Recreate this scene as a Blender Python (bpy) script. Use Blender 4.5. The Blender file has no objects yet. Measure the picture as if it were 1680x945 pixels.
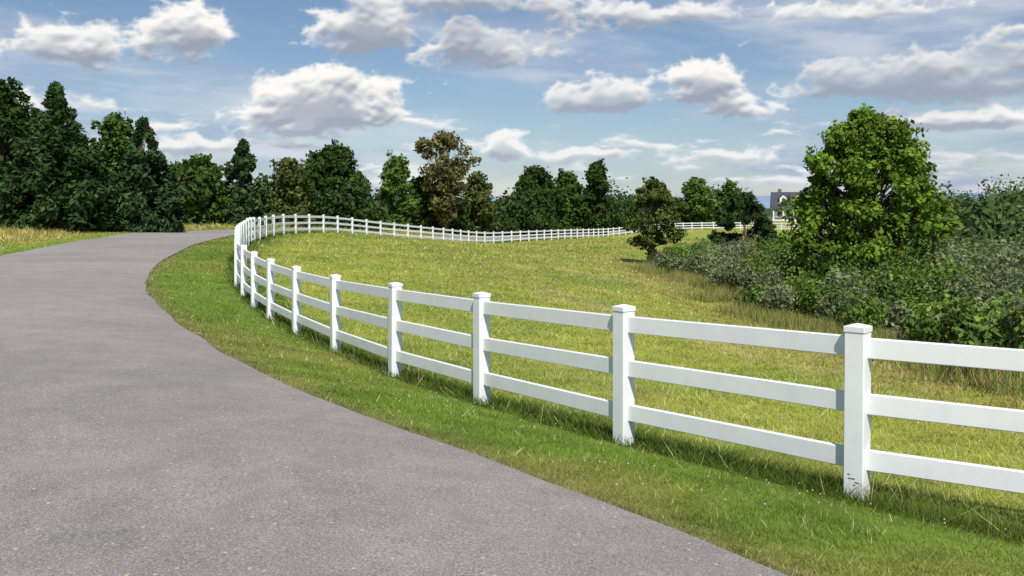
import bpy, math, random
import numpy as np
from mathutils import Vector
rng=np.random.default_rng(7); random.seed(7)
S=bpy.context.scene
EYE=1.75
# ---------------- helpers
def link(o,parent=None):
    S.collection.objects.link(o)
    if parent is not None: o.parent=parent
    return o
def empty(name,loc=(0,0,0)):
    e=bpy.data.objects.new(name,None); e.empty_display_size=.3; e.location=loc; return link(e)
def mesh_np(name,V,F,mat,parent=None,col=None,smooth=False,alpha=None):
    V=np.asarray(V,np.float32); F=np.asarray(F,np.int32)
    me=bpy.data.meshes.new(name); k=F.shape[1]
    me.vertices.add(len(V)); me.vertices.foreach_set('co',V.ravel())
    me.loops.add(F.size); me.loops.foreach_set('vertex_index',F.ravel())
    me.polygons.add(len(F)); me.polygons.foreach_set('loop_start',np.arange(0,F.size,k,dtype=np.int32))
    me.update(calc_edges=True)
    if col is not None:
        a=me.color_attributes.new('Col','FLOAT_COLOR','POINT')
        c=np.ones((len(V),4),np.float32); c[:,:3]=col
        if alpha is not None: c[:,3]=alpha
        a.data.foreach_set('color',c.ravel())
    if smooth: me.polygons.foreach_set('use_smooth',np.ones(len(F),bool))
    me.materials.append(mat)
    return link(bpy.data.objects.new(name,me),parent)
class Acc:
    def __init__(s): s.V=[];s.F=[];s.n=0
    def add(s,V,F):
        s.V+= [tuple(v) for v in V]; s.F+=[tuple(i+s.n for i in f) for f in F]; s.n+=len(V)
    def box(s,c,d,rz=0):
        cx,cy,cz=c; hx,hy,hz=d[0]/2,d[1]/2,d[2]/2; ca,sa=math.cos(rz),math.sin(rz)
        V=[]
        for z in(-hz,hz):
            for x,y in((-hx,-hy),(hx,-hy),(hx,hy),(-hx,hy)):
                V.append((cx+x*ca-y*sa,cy+x*sa+y*ca,cz+z))
        s.add(V,[(3,2,1,0),(4,5,6,7),(0,1,5,4),(1,2,6,5),(2,3,7,6),(3,0,4,7)])
    def tube(s,P,R,n=7):
        P=[Vector(p) for p in P]; V=[];F=[]
        for i,p in enumerate(P):
            d=(P[min(i+1,len(P)-1)]-P[max(i-1,0)]).normalized()
            a=d.cross(Vector((.3,.9,.1))).normalized(); b=d.cross(a)
            for k in range(n):
                t=2*math.pi*k/n; V.append(p+(a*math.cos(t)+b*math.sin(t))*R[i])
        for i in range(len(P)-1):
            for k in range(n):
                F.append((i*n+k,i*n+(k+1)%n,(i+1)*n+(k+1)%n,(i+1)*n+k))
        s.add(V,F)
    def obj(s,name,mat,parent=None,smooth=False):
        me=bpy.data.meshes.new(name); me.from_pydata(s.V,[],s.F); me.update()
        if smooth: me.polygons.foreach_set('use_smooth',np.ones(len(s.F),bool))
        me.materials.append(mat); return link(bpy.data.objects.new(name,me),parent)
def sstep(a,b,x):
    t=np.clip((x-a)/(b-a),0,1); return t*t*(3-2*t)
_tab=rng.random((256,256)).astype(np.float32)
def vnoise(x,y):
    xi=np.floor(x).astype(int); yi=np.floor(y).astype(int); fx=x-xi; fy=y-yi
    fx=fx*fx*(3-2*fx); fy=fy*fy*(3-2*fy)
    g=lambda a,b:_tab[a&255,b&255]
    return (g(xi,yi)*(1-fx)+g(xi+1,yi)*fx)*(1-fy)+(g(xi,yi+1)*(1-fx)+g(xi+1,yi+1)*fx)*fy
def fbm(x,y,o=4,gain=.55):
    s=0;a=.5;t=0
    for i in range(o):
        s=s+a*vnoise(x+i*17.3,y+i*9.1); t+=a; a*=gain
        x,y=(x*.8-y*.6)*2.03,(x*.6+y*.8)*2.03
    return s/t
# ---------------- curves
def catmull(P,step):
    P=np.array(P,float); P=np.vstack([2*P[0]-P[1],P,2*P[-1]-P[-2]]); out=[]
    for i in range(1,len(P)-2):
        n=max(2,int(np.linalg.norm(P[i+1]-P[i])/step))
        for t in np.arange(n)/n:
            a,b,c,d=P[i-1:i+3]
            out.append(.5*((2*b)+(-a+c)*t+(2*a-5*b+4*c-d)*t*t+(-a+3*b-3*c+d)*t**3))
    out.append(P[-2]); return np.array(out)
ROADR=[(34,-16),(20,-8),(11,-3),(7.5,-1),(4.6,1.2),(2.6,3.0),(1.28,4.4),(.57,5.4),(-.17,6.4),(-1.24,7.8),(-3.1,10.6),(-4.5,13.3),(-6.1,16.4),(-7.55,19.4),
 (-8.95,22.6),(-10.3,26.2),(-12.4,33),(-14.7,42),(-16.2,50),(-16.9,56),(-16.9,62),(-15.6,69),(-12.8,78),(-9.2,88),(-5,100),(1,115),(8,131),(14,144),(22,155),(32,165)]
W=6.2
RE=catmull(ROADR,.5)
T=np.gradient(RE,axis=0); T/=np.linalg.norm(T,axis=1)[:,None]
NL=np.stack([-T[:,1],T[:,0]],1)          # left normal
RC=RE+NL*W/2
FENCE_NEAR=[(11.2,2.6),(8.9,3.4),(6.65,4.4),(4.5,5.6),(2.56,6.86),(1.04,8.6),(-.35,10.7),(-1.61,12.7),(-2.94,15.4),(-4.13,17.7),(-5.15,19.7),(-5.97,21.4),(-6.74,23.2),(-7.5,25.2)]
FENCE_FAR=[(-7.5,25.2),(-9.8,33),(-12,41.5),(-13.8,50),(-14.4,58),(-13.2,66),(-10.5,75),(-6.7,85),(-2.7,98),(3.5,112),(10,127),(16,141),(24,153),(33,162),(41,163),(48,158),(54,150)]
ff=catmull(FENCE_FAR,.05); L=np.r_[0,np.cumsum(np.linalg.norm(np.diff(ff,axis=0),axis=1))]
q=np.arange(2.35,L[-1],2.42)
posts=np.vstack([np.array(FENCE_NEAR),np.stack([np.interp(q,L,ff[:,0]),np.interp(q,L,ff[:,1])],1)])
# ---------------- terrain (thin plate spline through surveyed heights)
CP=[(2.56,6.86,-.43),(1.04,8.6,-.475),(-.35,10.7,-.55),(-1.61,12.7,-.6),(-2.94,15.4,-.69),(-4.13,17.7,-.69),(-5.15,19.7,-.66),(-5.97,21.4,-.58),
(-6.74,23.2,-.5),(-7.5,25.2,-.41),(-9.8,33,-.21),(-12,41.5,-.14),(-13.8,50,-.10),(-14.4,58,.03),(-13.2,66,-.08),(-10.5,75,-.68),(-6.7,85,-1.39),(-2.7,98,-2.13),
(3.5,112,-2.28),(10,127,-2.48),(16,141,-2.6),(24,153,-2.2),(34,163,-2.15),(54,150,-2.4),
(4.5,5.6,-.42),(6.65,4.4,-.42),(11,2.6,-.4),
(1.28,4.4,0),(.57,5.4,0),(-.17,6.4,0),(-1.24,7.8,0),(-3.1,10.6,-.02),(-4.5,13.3,-.1),(-6.1,16.4,-.15),(-7.55,19.4,-.17),(-8.9,22.4,-.17),(-10.3,26.2,-.15),(-12.4,33,-.1),(-14.7,42,-.05),(-16.2,50,0),(-16.6,56,.05),
(4.6,1.2,0),(7.5,-1,0),(0,0,0),(0,-6,0),(-3,3,0),(-8,12,0),(-13,22,-.08),(-6.5,6,0),(-19.4,35,-.1),(-20.5,42,-.05),(-21.8,51,0),(-22.6,62,.05),(-20.5,70,0),
(-25,50,.25),(-27,58,.4),(-32,58,.5),(-30,40,.2),(-25,30,.1),(-60,50,.8),(-60,100,.8),(-26,85,.0),(-20,100,-.6),(-14,112,-1.2),(0,130,-2.4),(0,180,-3),(40,190,-2),(65,212,-.75),(60,230,-.6),
(-5.9,45,-.33),(-8.6,45,-.1),(0,55,-1.15),(5.3,50,-1.55),(9.2,50,-1.88),(9.1,60,-1.95),(11.8,85,-2.18),(20,100,-2.2),(26.6,130,-2.5),
(-.5,22,-.8),(3,18,-1.0),(5,12,-.85),(8.3,15,-1.1),(8.5,21,-1.45),(7.9,29,-1.75),(13,35,-1.95),(20,20,-2.1),(30,40,-3),(40,80,-3.5),(20,60,-2.6),(80,100,-3.5),(12,9,-1),(25,5,-1.5),
(0,-30,0),(30,-30,-.5),(-30,-30,0),(-30,5,0),(-60,0,0),(120,0,-3),(120,200,-3),(-120,200,-1),(-120,-50,0),(120,-100,-3)]
CP=np.array(CP,float)
def U(r2): return .5*r2*np.log(r2+1e-9)
def _fit():
    X=CP[:,:2]; n=len(X); d2=((X[:,None]-X[None])**2).sum(-1)
    K=U(d2)+np.eye(n)*2.0; P=np.c_[np.ones(n),X]
    A=np.block([[K,P],[P.T,np.zeros((3,3))]])
    return np.linalg.solve(A,np.r_[CP[:,2],0,0,0])
WT=_fit()
def ter(x,y):
    x=np.atleast_1d(np.asarray(x,float)); y=np.atleast_1d(np.asarray(y,float)); sh=x.shape
    x=x.ravel(); y=y.ravel(); out=np.empty(len(x)); n=len(CP)
    for i in range(0,len(x),40000):
        a=x[i:i+40000]; b=y[i:i+40000]; ac=np.clip(a,-300,300); bc=np.clip(b,-300,400)
        d2=(ac[:,None]-CP[None,:,0])**2+(bc[:,None]-CP[None,:,1])**2
        z=U(d2)@WT[:n]+WT[n]+WT[n+1]*ac+WT[n+2]*bc
        r=np.hypot(a,b-60); k=sstep(130,230,r)
        out[i:i+40000]=np.clip(z,-4.5,1.6)*(1-k)-3.0*k
    return out.reshape(sh)
def tz(x,y): return float(ter(x,y)[0])
def road_off(x,y):
    """distance outside the road edge, and side (+1 right of travel, -1 left)"""
    o=np.empty(len(x),np.float32); s=np.empty(len(x),np.float32)
    C=RC.astype(np.float32); t=T.astype(np.float32)
    for i in range(0,len(x),20000):
        dx=x[i:i+20000,None].astype(np.float32)-C[None,:,0]; dy=y[i:i+20000,None].astype(np.float32)-C[None,:,1]
        d=dx*dx+dy*dy; j=d.argmin(1); r=np.arange(len(j))
        cr=t[j,0]*dy[r,j]-t[j,1]*dx[r,j]
        o[i:i+20000]=np.where(d[r,j]<25,np.abs(cr),np.sqrt(d[r,j]))-W/2
        s[i:i+20000]=np.where(cr<0,1,-1)
    return o,s
C_VERGE=np.array([.18,.265,.042]); C_FIELD=np.array([.375,.41,.075]); C_STRAW=np.array([.55,.46,.19]); C_DRY=np.array([.38,.33,.10]); C_LONG=np.array([.17,.24,.045])
def gcol(x,y,o,s):
    n1=fbm(x*.35,y*.35); n2=fbm(x*1.7+40,y*1.7); n3=fbm(x*.09+7,y*.05+3); n4=fbm(x*.22+60,y*.11+5,5)
    f=C_FIELD[None]*(.84+.32*n2)[:,None]
    # mown swathes: tan streaks running along the slope
    st=fbm((x*.8+y*.25)*1.1,(y*.8-x*.25)*.13+11,5)
    k=(sstep(.48,.66,st)*.65*sstep(-1,5,x+ (y-10)*.12))[:,None]; f=f*(1-k)+C_STRAW*k
    g=(sstep(.45,.68,n1)*.45)[:,None]; f=f*(1-g)+C_LONG*1.35*g
    g=(sstep(.52,.7,n4)*.5)[:,None]; f=f*(1-g)+C_LONG*1.15*g
    k=sstep(.55,.8,n3)[:,None]*.35; f=f*(1-k)+C_DRY*1.15*k
    k=(sstep(.42,.6,n2)*sstep(2.6,0,np.abs(x-6.9))*sstep(70,45,y))[:,None]*.75; f=f*(1-k)+np.array([.36,.24,.11])*k
    v=C_VERGE[None]*(.72+.56*n2)[:,None]; k=(sstep(.45,.72,n1)*.45)[:,None]; v=v*(1-k)+C_DRY*k
    k=(sstep(.35,.0,o)*.6)[:,None]; v=v*(1-k)+np.array([.30,.23,.13])*k
    m=sstep(2.5,4.4,o+(n2-.5)*2.2)[:,None]
    ln=(sstep(1.95,2.3,o)*sstep(3.6,2.6,o))[:,None]*.85
    v=v*(1-ln)+C_LONG*.6*ln
    right=v*(1-m)+f*m
    k=sstep(.3,1.6,o)[:,None]; left=C_VERGE*1.2*(1-k)+(C_DRY*(.9+.5*n2)[:,None])*k
    k=sstep(.5,.7,n1)[:,None]*.7; left=left*(1-k)+C_VERGE*1.4*k
    return np.where((s>0)[:,None],right,left)
# ---------------- materials
def newmat(name):
    m=bpy.data.materials.new(name); m.use_nodes=True; nt=m.node_tree; nt.nodes.clear()
    out=nt.nodes.new('ShaderNodeOutputMaterial'); return m,nt,out
def noise(nt,scale,detail=4,rough=.55,vec=None,dist=0):
    n=nt.nodes.new('ShaderNodeTexNoise'); n.inputs['Scale'].default_value=scale; n.inputs['Detail'].default_value=detail; n.inputs['Roughness'].default_value=rough; n.inputs['Distortion'].default_value=dist
    if vec is not None: nt.links.new(vec,n.inputs['Vector'])
    return n
def ramp(nt,fac,stops):
    r=nt.nodes.new('ShaderNodeValToRGB'); e=r.color_ramp.elements
    while len(e)<len(stops): e.new(.5)
    for el,(p,c) in zip(e,stops): el.position=p; el.color=(*c,1) if len(c)==3 else c
    nt.links.new(fac,r.inputs[0]); return r
def mix(nt,a,b,fac,mode='MIX'):
    m=nt.nodes.new('ShaderNodeMix'); m.data_type='RGBA'; m.blend_type=mode
    for i,v in((0,fac),(6,a),(7,b)):
        if hasattr(v,'links'): nt.links.new(v,m.inputs[i])
        else: m.inputs[i].default_value=v if i==0 else (*v,1)
    return m.outputs[2]
def geo(nt): return nt.nodes.new('ShaderNodeNewGeometry').outputs['Position']
def bsdf(nt,out,rough=.8,spec=.3):
    b=nt.nodes.new('ShaderNodeBsdfPrincipled'); b.inputs['Roughness'].default_value=rough; b.inputs['Specular IOR Level'].default_value=spec
    nt.links.new(b.outputs[0],out.inputs[0]); return b
def bump(nt,b,h,strength,dist):
    u=nt.nodes.new('ShaderNodeBump'); u.inputs['Strength'].default_value=strength; u.inputs['Distance'].default_value=dist
    nt.links.new(h,u.inputs['Height']); nt.links.new(u.outputs[0],b.inputs['Normal'])
def leafmat(name,trans=.35):
    m,nt,out=newmat(name); at=nt.nodes.new('ShaderNodeAttribute'); at.attribute_name='Col'
    n=noise(nt,1.4,1,.5,geo(nt)); hs=nt.nodes.new('ShaderNodeHueSaturation')
    v=nt.nodes.new('ShaderNodeMapRange'); v.inputs[1].default_value=.3; v.inputs[2].default_value=.7; v.inputs[3].default_value=.75; v.inputs[4].default_value=1.25
    nt.links.new(n.outputs[0],v.inputs[0]); nt.links.new(v.outputs[0],hs.inputs['Value']); nt.links.new(at.outputs['Color'],hs.inputs['Color'])
    b=nt.nodes.new('ShaderNodeBsdfDiffuse'); t=nt.nodes.new('ShaderNodeBsdfTranslucent'); nt.links.new(hs.outputs[0],b.inputs[0]); nt.links.new(hs.outputs[0],t.inputs[0])
    ms=nt.nodes.new('ShaderNodeMixShader'); ms.inputs[0].default_value=trans
    nt.links.new(b.outputs[0],ms.inputs[1]); nt.links.new(t.outputs[0],ms.inputs[2]); nt.links.new(ms.outputs[0],out.inputs[0]); return m
def plain(name,c,rough=.7,spec=.3,nscale=8,var=.12,bs=0):
    m,nt,out=newmat(name); b=bsdf(nt,out,rough,spec); n=noise(nt,nscale,4,.6,geo(nt))
    r=ramp(nt,n.outputs[0],[(.3,tuple(x*(1-var) for x in c)),(.7,tuple(min(1,x*(1+var)) for x in c))])
    nt.links.new(r.outputs[0],b.inputs['Base Color'])
    if bs: bump(nt,b,n.outputs[0],bs,.02)
    return m
# ground
m_ground,nt,out=newmat('meadow_ground'); b=bsdf(nt,out,.95,.1); p=geo(nt)
at=nt.nodes.new('ShaderNodeAttribute'); at.attribute_name='Col'
n1=noise(nt,9,4,.7,p)
c=mix(nt,at.outputs['Color'],ramp(nt,n1.outputs[0],[(.3,(.5,.5,.45)),(.7,(1.1,1.1,1.1))]).outputs[0],1.0,'MULTIPLY')
nt.links.new(c,b.inputs['Base Color']); bump(nt,b,n1.outputs[0],.5,.04)
# asphalt
m_road,nt,out=newmat('worn_asphalt'); b=bsdf(nt,out,.9,.2); p=geo(nt)
fine=noise(nt,80,3,.85,p); mid=noise(nt,2.2,7,.75,p,.3); big=noise(nt,.22,3,.6,p,.6)
c=ramp(nt,fine.outputs[0],[(.28,(.12,.109,.102)),(.5,(.30,.274,.256)),(.72,(.52,.475,.44))]).outputs[0]
c=mix(nt,c,ramp(nt,mid.outputs[0],[(.3,(.82,.82,.82)),(.7,(1.14,1.13,1.12))]).outputs[0],1.0,'MULTIPLY')
c=mix(nt,c,ramp(nt,big.outputs[0],[(.35,(.86,.87,.89)),(.65,(1.08,1.06,1.03))]).outputs[0],1.0,'MULTIPLY')
vo=nt.nodes.new('ShaderNodeTexVoronoi'); vo.inputs['Scale'].default_value=9; nt.links.new(p,vo.inputs['Vector'])
sp=ramp(nt,vo.outputs['Distance'],[(.06,(1,1,1)),(.11,(0,0,0))])
c=mix(nt,c,(.62,.52,.35),sp.outputs[0])
vo2=nt.nodes.new('ShaderNodeTexVoronoi'); vo2.inputs['Scale'].default_value=45; nt.links.new(p,vo2.inputs['Vector'])
sp2=ramp(nt,vo2.outputs['Distance'],[(.12,(.7,.7,.7)),(.3,(0,0,0))])
c=mix(nt,c,(.52,.485,.44),sp2.outputs[0])
nt.links.new(c,b.inputs['Base Color']); bump(nt,b,fine.outputs[0],.8,.012)
m_grass=leafmat('grass_blades',.3)
m_leaf=leafmat('tree_leaves',.28)
m_cedar=leafmat('cedar_foliage',.1)
m_bark=plain('bark',(.15,.12,.09),.95,.1,14,.4,.6)
m_vinyl,nt,out=newmat('white_vinyl'); b=bsdf(nt,out,.42,.4); p=geo(nt)
n=noise(nt,3.5,5,.7,p)
c=ramp(nt,n.outputs[0],[(.3,(.79,.80,.81)),(.6,(.88,.88,.88))]).outputs[0]; nt.links.new(c,b.inputs['Base Color'])
# ---------------- ground sheet
def axis(c,n,a,ext):
    t=np.linspace(-1,1,n); return c+a*np.sinh(t*math.asinh(ext/a))
gx=axis(-2,430,16,7000); gy=axis(16,430,16,7000)
X,Y=np.meshgrid(gx,gy); x=X.ravel(); y=Y.ravel(); z=ter(x,y)
o,s=road_off(x,y); col=gcol(x,y,o,s)
far=sstep(150,600,np.hypot(x,y))[:,None]; col=col*(1-far)+np.array([.05,.085,.03])*far
z-=np.where(o<-.35,.05,0)
nn=len(gx); I=np.arange(nn*nn).reshape(nn,nn)
F=np.stack([I[:-1,:-1].ravel(),I[:-1,1:].ravel(),I[1:,1:].ravel(),I[1:,:-1].ravel()],1)
mesh_np('ground',np.stack([x,y,z],1),F,m_ground,col=col,smooth=True)
# ---------------- road sheet
k=13; V=[]
wob=(fbm(np.arange(len(RE))*.5,np.zeros(len(RE)))-.5)*.12
for i in range(k):
    P=RE+NL*(W*i/(k-1))
    if i==0: P=P+NL*wob[:,None]
    V.append(P)
V=np.stack(V,1); xx=V[...,0].ravel(); yy=V[...,1].ravel(); zz=ter(xx,yy)+.02
crown=np.tile(.03*(1-(2*np.linspace(0,1,k)-1)**2),len(RE))
I=np.arange(len(RE)*k).reshape(len(RE),k)
F=np.stack([I[:-1,:-1].ravel(),I[1:,:-1].ravel(),I[1:,1:].ravel(),I[:-1,1:].ravel()],1)[:,::-1]
mesh_np('road',np.stack([xx,yy,zz+crown],1),F,m_road,smooth=True)
# ---------------- fence
fence=empty('white_rail_fence',(posts[4][0],posts[4][1],tz(*posts[4])))
A=Acc(); R=Acc(); K=Acc(); SC=Acc(); PH=1.275; w=.15
pz=ter(posts[:,0],posts[:,1]); fl=np.array(fence.location)
def octo(w,c): h=w/2; return [(-h+c,-h),(h-c,-h),(h,-h+c),(h,h-c),(h-c,h),(-h+c,h),(-h,h-c),(-h,-h+c)]
for i,(px,py) in enumerate(posts):
    a=posts[max(i-1,0)]; c=posts[min(i+1,len(posts)-1)]; ang=math.atan2(c[1]-a[1],c[0]-a[0])+random.uniform(-.02,.02)
    ca,sa=math.cos(ang),math.sin(ang); tilt=(random.uniform(-.008,.008),random.uniform(-.008,.008))
    def ring(ww,cc,z): return [(px+x*ca-y*sa+tilt[0]*z-fl[0],py+x*sa+y*ca+tilt[1]*z-fl[1],pz[i]+z-fl[2]) for x,y in octo(ww,cc)]
    def loft(acc,rings):
        V=sum(rings,[]); F=[]
        for r in range(len(rings)-1):
            for k2 in range(8): F.append((r*8+k2,r*8+(k2+1)%8,(r+1)*8+(k2+1)%8,(r+1)*8+k2))
        F.append(tuple(range(7,-1,-1))); F.append(tuple(range((len(rings)-1)*8,len(rings)*8))); acc.add(V,F)
    loft(A,[ring(w,.008,-.3),ring(w,.008,PH)])
    loft(K,[ring(w+.012,.008,PH-.03),ring(w+.014,.008,PH+.008),ring(.03,.006,PH+.028)])
    if i==4:   # scuffs left by a string trimmer near the foot of the nearest post
        for (u,hz,ln) in((.01,.165,.05),(-.03,.14,.03),(.03,.195,.022),(-.01,.12,.018)):
            SC.box((px+u*ca-(w/2+.001)*sa-fl[0],py+u*sa+(w/2+.001)*ca-fl[1],pz[i]+hz-fl[2]),(ln,.003,.006),ang)
for i in range(len(posts)-1):
    p0,p1=posts[i],posts[i+1]; d=(p1-p0)/np.linalg.norm(p1-p0); nn2=np.array([-d[1],d[0]])
    for hz in(.30,.71,1.125):
        V=[]
        for p,zb in((p0,pz[i]),(p1,pz[i+1])):
            j=random.uniform(-.008,.008)
            for (u,v) in [(-.018,-.075),(.018,-.075),(.024,-.069),(.024,.069),(.018,.075),(-.018,.075),(-.024,.069),(-.024,-.069)]:
                V.append((p[0]+nn2[0]*u-fl[0],p[1]+nn2[1]*u-fl[1],zb+hz+v+j-fl[2]))
        R.add(V,[(k2,(k2+1)%8,8+(k2+1)%8,8+k2) for k2 in range(8)])
A.obj('posts',m_vinyl,fence); R.obj('rails',m_vinyl,fence); K.obj('post_caps',m_vinyl,fence); SC.obj('scuff_marks',plain('scuff',(.12,.12,.12)),fence)
# ---------------- grass
def blades(name,x,y,z,h,wd,col,mat,lean=.5):
    n=len(x); a=rng.random(n)*2*np.pi; la=rng.random(n)*2*np.pi; l=rng.random(n)*lean*h
    b=np.stack([x,y,z-.01],1); d=np.stack([np.cos(a)*wd/2,np.sin(a)*wd/2,np.zeros(n)],1)
    t=np.stack([np.cos(la)*l,np.sin(la)*l,h],1)
    V=np.stack([b-d,b+d,b+t],1).reshape(-1,3)
    F=np.arange(n*3).reshape(n,3); c=np.repeat(col,3,axis=0)
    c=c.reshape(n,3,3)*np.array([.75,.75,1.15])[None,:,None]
    return mesh_np(name,V,F,mat,col=c.reshape(-1,3))
N=860000
d=np.exp(rng.uniform(math.log(3.2),math.log(130),N)); a=rng.uniform(-.66,.66,N)
x=np.sin(a)*d; y=np.cos(a)*d
o,s=road_off(x,y)
keep=o>(-.02-.12*(fbm(x*3,y*3)-.4)); x,y,o,s,d=x[keep],y[keep],o[keep],s[keep],d[keep]
col=gcol(x,y,o,s); n=len(x)
field=np.where(s>0,sstep(2.4,4.2,o),sstep(.4,2,o)); tuft=fbm(x*2.5+5,y*2.5)
h=(.016+.026*rng.random(n))*(1-field)+field*(.018+.040*rng.random(n)); h*=(.5+1.1*tuft)
h+=np.where((s>0)&(np.abs(o-2.38)<.22),rng.random(n)*.10,0)
h+=np.where((s>0)&(o>2.3)&(o<3.3),rng.random(n)*.04,0)
h+=np.where(s<0,sstep(1,3,o)*rng.random(n)*.12,0)
h*=(1+d/60); wd=np.maximum(.006,.00095*d)*(.7+.6*rng.random(n))
col=col*(.68+.64*rng.random((n,1)))
r=rng.random(n); straw=(r<.10)&(field>.3)|(r<.02); col[straw]=np.array([.72,.64,.32])*(.7+.5*rng.random((straw.sum(),1))); h[straw]*=1.4
col[:,0]*=(.82+.35*rng.random(n))
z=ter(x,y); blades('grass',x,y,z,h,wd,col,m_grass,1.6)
# clover heads in the verge
N=3200; x=rng.uniform(-8,8,N); y=rng.uniform(3,24,N); o,s=road_off(x,y); kk=(o>.2)&(o<3.2)&(s>0)&(fbm(x*.8,y*.8)>.5); x,y=x[kk],y[kk]; z=ter(x,y)+.035+rng.random(len(x))*.02
m_clover=plain('clover_petals',(.62,.6,.52),.9)
V=[];F=[]
for i in range(len(x)):
    r=.007; b0=len(V); V+=[(x[i]+r,y[i],z[i]),(x[i],y[i]+r,z[i]),(x[i]-r,y[i],z[i]),(x[i],y[i]-r,z[i]),(x[i],y[i],z[i]+r),(x[i],y[i],z[i]-r)]
    F+=[(b0+p,b0+q2,b0+t) for p,q2,t in((0,1,4),(1,2,4),(2,3,4),(3,0,4),(1,0,5),(2,1,5),(3,2,5),(0,3,5))]
mesh_np('clover_flowers',V,F,m_clover)
# ---------------- foliage
def leafset(C,Rr,n,size,base,var=.3,elong=1.6,up=.3,flat=1.0,shell=.55):
    m=len(C); N=m*n; dirv=rng.normal(size=(N,3)); dirv/=np.linalg.norm(dirv,axis=1)[:,None]
    rad=(shell+(1-shell)*rng.random(N)**.7)*np.where(rng.random(N)<.25,rng.random(N),1)*(1+.15*rng.normal(size=N))
    RR=np.repeat(Rr,n); P=np.repeat(C,n,axis=0)+dirv*(rad*RR)[:,None]*np.array([1,1,flat])
    nrm=dirv*.7+rng.normal(size=(N,3))*.6+np.array([0,0,up]); nrm/=np.linalg.norm(nrm,axis=1)[:,None]
    t=np.cross(nrm,rng.normal(size=(N,3))); t/=np.linalg.norm(t,axis=1)[:,None]; b=np.cross(nrm,t)
    sz=size*(.6+.8*rng.random(N))[:,None]
    V=np.stack([P-t*sz*elong/2,P+b*sz/2+t*sz*.1,P+t*sz*elong/2,P-b*sz/2+t*sz*.1],1).reshape(-1,3)
    cl=np.repeat(.7+.6*rng.random(m),n)*(1-var+2*var*rng.random(N))
    c=np.array(base)[None]*cl[:,None]; c[:,0]*=(.85+.35*rng.random(N)); return V,np.repeat(c,4,axis=0)
def prof(pts,t): 
    p=np.array(pts); return np.interp(t,p[:,0],p[:,1])
P_OAK=[(0,.3),(.12,.75),(.35,1),(.6,.95),(.8,.7),(.93,.4),(1,.1)]
P_CEDAR=[(0,.85),(.1,1),(.3,.95),(.55,.7),(.8,.35),(1,.04)]
P_BIG=[(0,.8),(.12,.98),(.3,1),(.45,.98),(.58,.92),(.7,.78),(.82,.62),(.92,.5),(1,.25)]
P_TALL=[(0,.35),(.2,.6),(.45,.75),(.7,1),(.88,.8),(1,.3)]
def tree(name,x,y,h,wd,col,pr=P_OAK,t0=.12,clumps=40,n=180,leaf=.22,cr=.14,trunk=.03,mat=None,lean=0,cedar=False,flat=.8,elong=1.6,var=.3,shell=.55,lobe=.35):
    zb=tz(x,y); e=empty(name,(x,y,zb)); mat=mat or (m_cedar if cedar else m_leaf)
    A=Acc()
    hh=h*(.95 if cedar else .8); ns=7
    wob=[(random.uniform(-1,1)*h*.015,random.uniform(-1,1)*h*.015) for _ in range(ns)]
    tp=[(wob[i][0]*(i>0)+lean*h*(i/(ns-1))**1.5,wob[i][1]*(i>0),-.3*(i==0)+hh*i/(ns-1)) for i in range(ns)]
    tr=[h*trunk*(1.3 if i==0 else 1)*(1-.88*i/(ns-1)) for i in range(ns)]; A.tube(tp,tr,8)
    tt=rng.random(clumps) if not cedar else rng.random(clumps)**1.35
    tt[0]=.97; tt=np.clip(tt,0,1); az=np.arange(clumps)*2.399+rng.random(clumps)*.8
    lob=(1-lobe*.57)+lobe*np.sin(az*2+tt*5+x)*np.sin(tt*9+y)
    rr=prof(pr,tt)*wd/2*(.35+.65*np.sqrt(rng.random(clumps)))*(.9+.25*rng.random(clumps))*(lob if not cedar else 1)
    zz=(t0+(1-t0)*tt)*h*.97; ax=lean*h*(np.clip(zz/hh,0,1))**1.5
    crad=(cr*h)*(.5+.9*rng.random(clumps))*(np.clip(1.25-tt,.35,1) if cedar else 1)
    rr=np.maximum(rr-crad*.4,0)
    C=np.stack([np.cos(az)*rr+ax,np.sin(az)*rr,zz-crad*.5],1)
    for i in range(clumps):
        if cedar and i%3: continue
        zs=max(t0*h*.6,C[i][2]*random.uniform(.55,.8)); f=min(zs/hh,1)*(ns-1); j=min(int(f),ns-2); g=f-j
        s0=[tp[j][q]*(1-g)+tp[j+1][q]*g for q in range(3)]; r0=(tr[j]*(1-g)+tr[j+1]*g)*.5
        md=[(s0[q]+C[i][q])/2+random.uniform(-.03,.03)*h+(0 if q<2 else -.02*h) for q in range(3)]
        A.tube([s0,md,list(C[i])],[r0,r0*.6,r0*.2],5)
    A.obj('trunk_and_limbs',m_bark,e,True)
    V,c=leafset(C,crad,n,leaf,col,var=var,flat=flat,elong=elong,up=.4,shell=shell)
    k2=int(clumps*.9); ii=rng.integers(0,clumps,k2); dd=rng.normal(size=(k2,3)); dd/=np.linalg.norm(dd,axis=1)[:,None]; dd[:,2]=np.abs(dd[:,2])
    C2=C[ii]+dd*crad[ii][:,None]*1.05; V2,c2=leafset(C2,crad[ii]*.38,max(12,n//7),leaf,col,var=var)
    V=np.vstack([V,V2]); c=np.vstack([c,c2]); mesh_np('foliage',V,np.arange(len(V)).reshape(-1,4),mat,e,col=c)
    return e
G1=(.08,.145,.03); G2=(.115,.185,.038); DK=(.052,.095,.023); CD=(.042,.077,.026); CD2=(.052,.09,.034); BR=(.17,.165,.06); OL=(.11,.14,.042)
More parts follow.
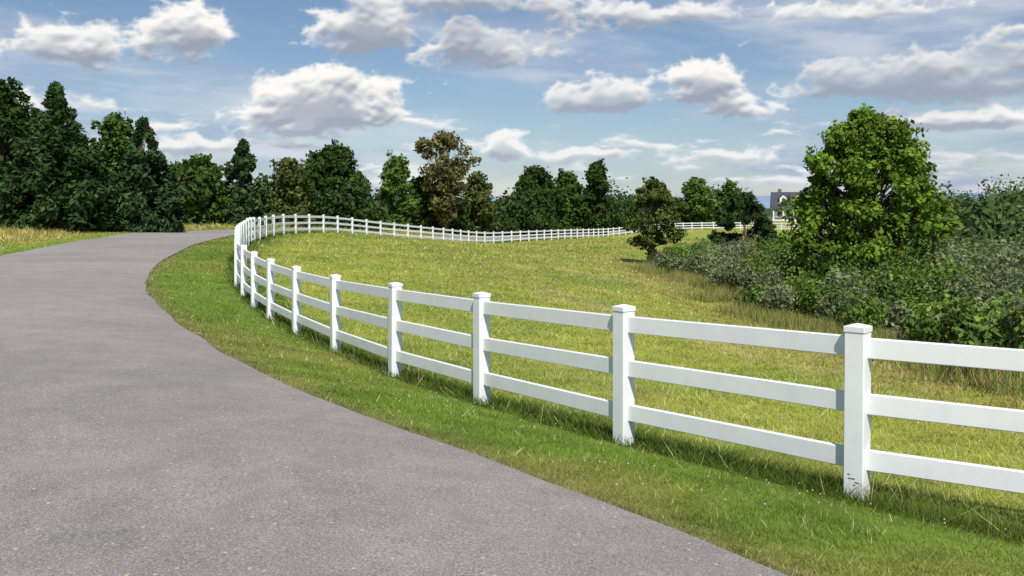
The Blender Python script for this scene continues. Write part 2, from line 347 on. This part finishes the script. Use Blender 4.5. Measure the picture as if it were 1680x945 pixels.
# left group of cedars and hardwoods
tree('cedar_tree',-27.2,55,8.9,6.6,CD,P_CEDAR,.0,150,190,.18,.078,.025,cedar=True,elong=2.6,flat=1.2)
tree('cedar_tree',-23.6,59,7.3,5.0,CD2,P_CEDAR,.0,120,180,.18,.078,.025,cedar=True,elong=2.6,flat=1.2)
tree('cedar_tree',-31.5,57,7.6,5.5,CD,P_CEDAR,.0,90,170,.2,.09,.025,cedar=True,elong=2.4,flat=1.2)
tree('hardwood_tree',-34.5,62,9.8,8,DK,P_OAK,.1,70,170,.25,.11)
tree('hardwood_tree',-29,68,8.3,6,G1,P_OAK,.1,50,170,.25,.12)
tree('cedar_tree',-25,86,8.3,5.2,CD2,P_CEDAR,.0,80,150,.25,.09,cedar=True,elong=2.2,flat=1.2)
tree('hardwood_tree',-28.5,84,6.6,6,G1,P_OAK,.03,50,170,.27,.14)
tree('hardwood_tree',-22.3,92,7.0,5.6,OL,P_OAK,.03,46,160,.27,.14)
tree('hardwood_tree',-20.8,107,9.8,9.6,DK,P_OAK,.05,90,150,.31,.11,lobe=.15)
tree('hardwood_tree',-14.0,112,9.4,5.2,G2,P_OAK,.05,50,120,.31,.10)
tree('hardwood_tree',-11.8,118,7.4,5,G1,P_OAK,.03,36,150,.31,.14)
tree('tall_hardwood_tree',-8.2,114,13.2,8.4,BR,P_TALL,.22,90,90,.27,.065,.02,lean=-.03)
tree('hardwood_tree',-4.6,122,8.6,6,OL,P_OAK,.05,50,140,.33,.12)
tree('hardwood_tree',3.6,142,10.8,10,DK,P_OAK,.03,90,150,.36,.11,lobe=.15)
tree('hardwood_tree',8.8,146,10.2,8,G1,P_OAK,.03,60,150,.36,.12)
tree('hardwood_tree',13.4,146,11.8,6.4,DK,P_OAK,.03,60,130,.36,.10)
tree('hardwood_tree',35,175,9.6,9,G2,P_OAK,.03,60,130,.4,.12)
tree('hardwood_tree',43,182,9.2,7.5,G1,P_OAK,.03,50,130,.4,.12)
tree('hardwood_tree',27,170,8.8,9,OL,P_OAK,.03,60,130,.4,.12)
# lone field tree
tree('field_tree',9.1,60,5.7,4.2,(.10,.135,.035),[(0,.75),(.25,1),(.5,.85),(.75,.6),(1,.15)],.27,60,110,.15,.085,.024,flat=.6)
# dark cedar in the hedgerow
tree('cedar_tree',15.9,63,5.2,4.6,CD,[(0,1),(.3,1),(.6,.95),(.85,.7),(1,.25)],.0,130,150,.15,.10,cedar=True,elong=2)
# the large tree on the right
tree('big_leafy_tree',13.35,35,7.6,5.9,(.155,.245,.034),P_BIG,.03,300,140,.12,.060,.018,lean=.03,flat=.8,lobe=.2)
# ---------------- thickets and distant masses
def mass(name,pts,n,leaf,col,mat=m_leaf,var=.3):
    C=[];Rr=[]
    for (x,y,h) in pts:
        zb=tz(x,y)
        for j in range(4):
            r=h*random.uniform(.22,.42); C.append((x+random.uniform(-.45,.45)*h,y+random.uniform(-.45,.45)*h,zb+max(r*.6,h*random.uniform(.2,.76)))); Rr.append(r)
    V,c=leafset(np.array(C),np.array(Rr),n,leaf,col,var=var,shell=.6)
    return mesh_np(name,V,np.arange(len(V)).reshape(-1,4),mat,col=c)
def edge_x(y): return 8.1+.52*math.sin(y*.35)+max(0,(y-50))*.12
pa=[];pb=[];pc=[]
for i in range(470):
    y=random.uniform(13.2,64); x=edge_x(y)+.4+random.random()**1.25*(16+y*.25)
    back=(x-edge_x(y)); h=min(1.15+back*.29,3.1)*random.uniform(.6,1.1)
    if y>45 and x<.32*y: h=min(h,2.1)
    random.choice((pa,pb,pb,pc)).append((x,y,h))
mass('brush_thicket',pa,215,.085,(.10,.17,.038))
mass('brush_thicket',pb,215,.08,(.20,.235,.12))
mass('brush_thicket',pc,215,.085,(.17,.26,.05))
mass('shrub',[(10,30,1.2),(10.9,33,1.4),(12.4,31.5,1.7),(14.2,33,1.8),(11.0,28,1.3)],500,.085,(.12,.21,.038))
mass('shrub',[(9.1,59,1.0),(9.8,60,.8)],400,.1,(.09,.14,.045))
# tall weeds at the brush edge
N=26000; y=rng.uniform(11,60,N); x=7.9+.52*np.sin(y*.35)+np.maximum(0,y-50)*.12+rng.normal(size=N)*.65+.2
kk=fbm(x*.7,y*.7)>.45; x,y=x[kk],y[kk]; n=len(x); c=np.where((rng.random(n)<.45)[:,None],np.array([.44,.33,.16]),np.array([.22,.30,.06]))*(.6+.7*rng.random((n,1)))
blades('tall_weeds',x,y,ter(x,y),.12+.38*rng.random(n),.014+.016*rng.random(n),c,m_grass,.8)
pts=[]
def line(x0,y0,x1,y1,h0,h1,k,jx=3):
    for i in range(k):
        t=i/(k-1); pts.append((x0+(x1-x0)*t+random.uniform(-jx,jx)*.5,y0+(y1-y0)*t+random.uniform(-jx,jx),(h0+(h1-h0)*t)*random.uniform(.7,1.2)))
line(-60,70,-30,74,6,6.5,12); line(-36,78,-18,104,4.8,5.4,14); line(-18,112,20,165,5.2,7.2,34); line(-8,118,2,135,3.4,4.2,8); line(18,168,49,192,7.4,6.4,24)
mass('distant_treeline',pts,200,.42,(.06,.105,.03))
pts=[]
line(90,240,150,225,10.5,10.5,16,6); line(60,130,110,130,7.6,8.6,22,5); line(44,95,80,95,5.8,6.8,22,5); line(31,70,62,66,4.8,5.2,20,4); line(90,170,140,150,9.5,9.5,18,6)
mass('distant_treeline',pts,200,.36,(.09,.14,.047))
# ---------------- house
hx,hy=65.5,212; hz=tz(hx,hy); hs=empty('white_house',(hx,hy,hz)); hs.rotation_euler=(0,0,math.radians(-14)); hs.scale=(.92,.92,.92)
m_wall=plain('white_siding',(.82,.82,.81),.7); m_roof=plain('slate_shingles',(.06,.065,.08),.8,.3,3,.3); m_glass=plain('window_glass',(.03,.04,.05),.1,.6); m_brick=plain('brick_chimney',(.25,.12,.09),.9)
B=Acc(); B.box((0,0,1.7),(12,8,3.8))
B.add([(-6,-4,3.6),(-6,4,3.6),(-6,0,7.0),(6,-4,3.6),(6,4,3.6),(6,0,7.0)],[(0,1,2),(5,4,3),(0,2,5,3),(1,4,5,2)])
for dx in(-3.4,0,3.4):
    B.box((dx,-2.3,4.95),(1.9,2.2,1.5)); B.add([(dx-1,-3.4,5.7),(dx+1,-3.4,5.7),(dx,-3.4,6.6),(dx-1,-1.2,5.7),(dx+1,-1.2,5.7),(dx,-1.2,6.6)],[(0,1,2),(0,2,5,3),(1,4,5,2)])
B.obj('walls',m_wall,hs)
B=Acc()
def slab(y0,z0,y1,z1,xw,t=.18): B.add([(-xw,y0,z0),(xw,y0,z0),(xw,y1,z1),(-xw,y1,z1),(-xw,y0,z0+t),(xw,y0,z0+t),(xw,y1,z1+t),(-xw,y1,z1+t)],[(3,2,1,0),(4,5,6,7),(0,1,5,4),(1,2,6,5),(2,3,7,6),(3,0,4,7)])
slab(-4.5,3.25,0,7.05,6.4); slab(0,7.05,4.5,3.25,6.4); slab(-6.6,2.75,-4.02,3.5,6.3)
for dx in(-3.4,0,3.4):
    for sg in(-1,1):
        B.add([(dx+sg*1.2,-3.6,5.6),(dx,-3.6,6.7),(dx,-1,6.7),(dx+sg*1.2,-1,5.6),(dx+sg*1.2,-3.6,5.72),(dx,-3.6,6.84),(dx,-1,6.84),(dx+sg*1.2,-1,5.72)],[(0,1,5,4),(4,5,6,7),(3,2,1,0)])
B.obj('roof',m_roof,hs)
B=Acc(); B.box((0,-5.3,.25),(12.4,2.5,.3))
for i in range(6): B.box((-5.9+i*2.36,-6.3,1.6),(.28,.28,2.4))
B.box((0,-6.3,2.72),(12.2,.2,.3)); B.box((-3.9,-6.3,1.1),(4,.08,.08)); B.box((3.9,-6.3,1.1),(4,.08,.08))
for i in range(3): B.box((0,-6.8-.3*i,.2-.1*i),(2,.3,.15))
B.obj('porch',m_wall,hs)
B=Acc()
for dx in(-4.4,-2.3,2.3,4.4): B.box((dx,-4.02,1.9),(1,.06,1.6))
for dx in(-3.4,0,3.4): B.box((dx,-3.42,5.05),(.9,.06,1.0))
for dy in(-1.8,1.8): B.box((-6.02,dy,1.9),(.06,1,1.6)); B.box((-6.02,dy*.6,4.7),(.06,.9,1.2))
B.obj('windows',m_glass,hs)
B=Acc(); B.box((0,-4.03,1.5),(1.1,.08,2.2)); B.obj('door',plain('door_paint',(.10,.03,.03)),hs)
B=Acc(); B.box((-4.2,.6,7.1),(.9,.7,1.8)); B.obj('chimney',m_brick,hs)
# ---------------- distant hills
V=[];nx=260;xs=np.linspace(-6000,9000,nx)
r0=40+58*fbm(xs*.0012,xs*0+3)+ 14*fbm(xs*.006,xs*0+8)
for j,(yy,f) in enumerate([(4200,-.2),(4700,.5),(5200,1),(5800,.2)]):
    for i in range(nx): V.append((xs[i],yy,(r0[i]*f-6)))
I=np.arange(4*nx).reshape(4,nx); F=np.stack([I[:-1,:-1].ravel(),I[:-1,1:].ravel(),I[1:,1:].ravel(),I[1:,:-1].ravel()],1)
mesh_np('hills',V,F,plain('hazy_forest',(.235,.31,.42),1,.0,.002,.06),smooth=True)  # bluish aerial haze is painted into the hills' base colour
# ---------------- sky: Nishita world + cumulus layer on a far shell
SUN=Vector((.2,-1,0)).normalized(); EL=math.radians(53); sd=Vector((SUN.x*math.cos(EL),SUN.y*math.cos(EL),math.sin(EL)))
wd_=bpy.data.worlds.new('World'); S.world=wd_; wd_.use_nodes=True; nt=wd_.node_tree; nt.nodes.clear()
out=nt.nodes.new('ShaderNodeOutputWorld'); bg=nt.nodes.new('ShaderNodeBackground'); nt.links.new(bg.outputs[0],out.inputs[0]); bg.inputs[1].default_value=.088
sky=nt.nodes.new('ShaderNodeTexSky'); sky.sky_type='NISHITA'; sky.sun_disc=False; sky.sun_elevation=EL; sky.sun_rotation=math.atan2(SUN.x,SUN.y); sky.air_density=1.0; sky.dust_density=.2; sky.ozone_density=4
nt.links.new(sky.outputs[0],bg.inputs[0])
na,ne=1600,310
A1=np.linspace(-.85,.85,na); E1=np.linspace(-.01,.32,ne); AZ,EE=np.meshgrid(A1,E1)
# azimuth, elevation, half width, half height, strength, whiteness
CL=[(-.188,.100,.096,.045,1.35,1),(-.46,.150,.11,.036,.95,.75),(-.34,.178,.05,.036,.9,.95),(-.50,.212,.16,.022,1.05,.3),(-.15,.178,.085,.048,1.15,.75),(-.04,.165,.09,.034,1.0,.4),(-.06,.217,.14,.022,1.0,.3),
(.11,.112,.075,.025,.95,.4),(.20,.120,.055,.036,1.2,1),(.25,.108,.055,.020,.95,.8),(.41,.118,.17,.034,1.1,.15),(.56,.135,.14,.03,1.0,.2),(-.01,.063,.032,.022,1.1,.9),(.09,.055,.05,.010,.8,.7),
(.225,.052,.06,.012,.85,.7),(.47,.085,.12,.014,1.0,.9),(-.33,.064,.05,.014,.9,.7),(.16,.202,.12,.016,.75,.45),(.36,.195,.08,.010,.5,.4),(-.222,.080,.028,.014,1.0,.8),(-.5,.100,.13,.018,.85,.55),(-.74,.13,.12,.04,1.0,.7),(.76,.1,.1,.03,1.0,.6)]
wx=AZ+(fbm(AZ*14,EE*22)-.5)*.035; wy=EE+(fbm(AZ*14+50,EE*22+9)-.5)*.018
mask=np.full(AZ.shape,-.5); white=np.full(AZ.shape,.0); wsum=np.full(AZ.shape,1e-3)
for a,e,ra,re,st,wh in CL:
    dx=(wx-a)/ra; dy=(wy-e)/re; dy=np.where(dy<0,-dy*2.0,dy); r_=np.sqrt(dx*dx+dy*dy); mask=np.maximum(mask,st*(1-r_)); g=np.exp(-r_*r_*1.6); white+=g*wh; wsum+=g
white/=wsum
def billow(x,y,o):
    s=0;a=.5;t=0
    for i in range(o):
        s=s+a*(1-np.abs(2*vnoise(x+i*31.7,y+i*11.3)-1)); t+=a; a*=.5; x,y=(x*.8-y*.6)*2.1,(x*.6+y*.8)*2.1
    return s/t
B0=billow(AZ*38,EE*56,6); N0=fbm(AZ*18+3,EE*36,8,.55)
low=fbm(AZ*17+70,EE*75+20,7,.58); lowm=sstep(.012,.03,EE)*sstep(.13,.075,EE)
D=mask*1.25+(B0-.56)*1.3+(N0-.5)*2.0
D2=(low-.545)*3.0*lowm-(1-lowm)*.5; white=np.where(D2>D,.7,white); D=np.maximum(D,D2)
def blur(a,r):
    for ax in(0,1):
        c=np.cumsum(np.pad(a,[(r+1,r) if i==ax else (0,0) for i in(0,1)],mode='edge'),axis=ax)
        a=(np.take(c,range(2*r+1,c.shape[ax]),axis=ax)-np.take(c,range(0,c.shape[ax]-2*r-1),axis=ax))/(2*r+1)
    return a
dens=np.clip(D,0,1.2); ds=blur(dens,2); db=blur(dens,6)
tau=np.zeros_like(dens)
for kx,ky,wgt in((0,3,.7),(0,6,1),(1,9,1),(1,13,1.2),(2,18,1.3),(2,24,1.4),(3,32,1.3)):
    sh=np.roll(db,(-ky,-kx),(0,1)); sh[-ky:]=0; tau+=sh*wgt
gy_,gx_=np.gradient(ds); relief=np.clip(-gy_*3.6+gx_*.5,-.35,.35)
light=np.exp(-tau*.34)*.95+relief*.85+.26*(N0-.5)+.12
light=np.clip(light*(.42+.64*white),0,1)
alpha=sstep(-.02,.55,D)*(.74+.25*white)
lit=np.array([1.0,.98,.94]); shd=np.array([.33,.37,.455]); hz=np.array([.58,.62,.71])
cc=shd+(lit-shd)*(sstep(.0,.82,light)[...,None])
hf=(sstep(.14,.0,EE)*.42)[...,None]; cc=cc*(1-hf)+hz*1.15*hf
veiln=fbm(AZ*3.2+9,EE*17+2+AZ*3,7,.58); va=sstep(.34,.68,veiln)*.70+.03; va=np.clip(va+sstep(.13,.0,EE)*.38,0,.93)
v2=fbm(AZ*9+19,EE*50,7,.6); vcol=np.array([.38,.465,.63])+(np.array([.66,.695,.77])-np.array([.38,.465,.63]))*sstep(.35,.68,v2)[...,None]
fa=alpha+va*(1-alpha); rgb=(cc*alpha[...,None]+vcol*(va*(1-alpha))[...,None])/np.maximum(fa,1e-4)[...,None]
fa=fa*sstep(.85,.70,np.abs(AZ))*sstep(.32,.27,EE)
Rk=9000; P=np.stack([np.sin(AZ)*np.cos(EE)*Rk,np.cos(AZ)*np.cos(EE)*Rk,np.sin(EE)*Rk],-1).reshape(-1,3)
I=np.arange(na*ne).reshape(ne,na); F=np.stack([I[:-1,:-1].ravel(),I[:-1,1:].ravel(),I[1:,1:].ravel(),I[1:,:-1].ravel()],1)
m_sky,nt,out=newmat('cumulus_clouds'); at=nt.nodes.new('ShaderNodeAttribute'); at.attribute_name='Col'
em=nt.nodes.new('ShaderNodeEmission'); nt.links.new(at.outputs['Color'],em.inputs[0]); tr=nt.nodes.new('ShaderNodeBsdfTransparent'); ms=nt.nodes.new('ShaderNodeMixShader')
nt.links.new(at.outputs['Alpha'],ms.inputs[0]); nt.links.new(tr.outputs[0],ms.inputs[1]); nt.links.new(em.outputs[0],ms.inputs[2]); nt.links.new(ms.outputs[0],out.inputs[0])
m_sky.cycles.emission_sampling='NONE'
mesh_np('sky',P,F,m_sky,col=rgb.reshape(-1,3),alpha=fa.ravel(),smooth=True)
# ---------------- sun
l=bpy.data.lights.new('sun','SUN'); l.energy=5.0; l.angle=math.radians(.5); l.color=(1,.96,.90); so=bpy.data.objects.new('sun',l); link(so)
so.rotation_euler=sd.to_track_quat('Z','Y').to_euler(); so.location=(0,-20,40)
# ---------------- camera
cam=bpy.data.cameras.new('camera'); cam.sensor_width=36; cam.lens=36*1515/1680; cam.shift_y=-132.5/1680; cam.clip_start=.1; cam.clip_end=20000
co=bpy.data.objects.new('camera',cam); link(co); co.location=(0,0,EYE); co.rotation_euler=(math.radians(90),0,0); S.camera=co
S.view_settings.view_transform='Standard'; S.view_settings.look='None'; S.view_settings.exposure=0; S.view_settings.gamma=1
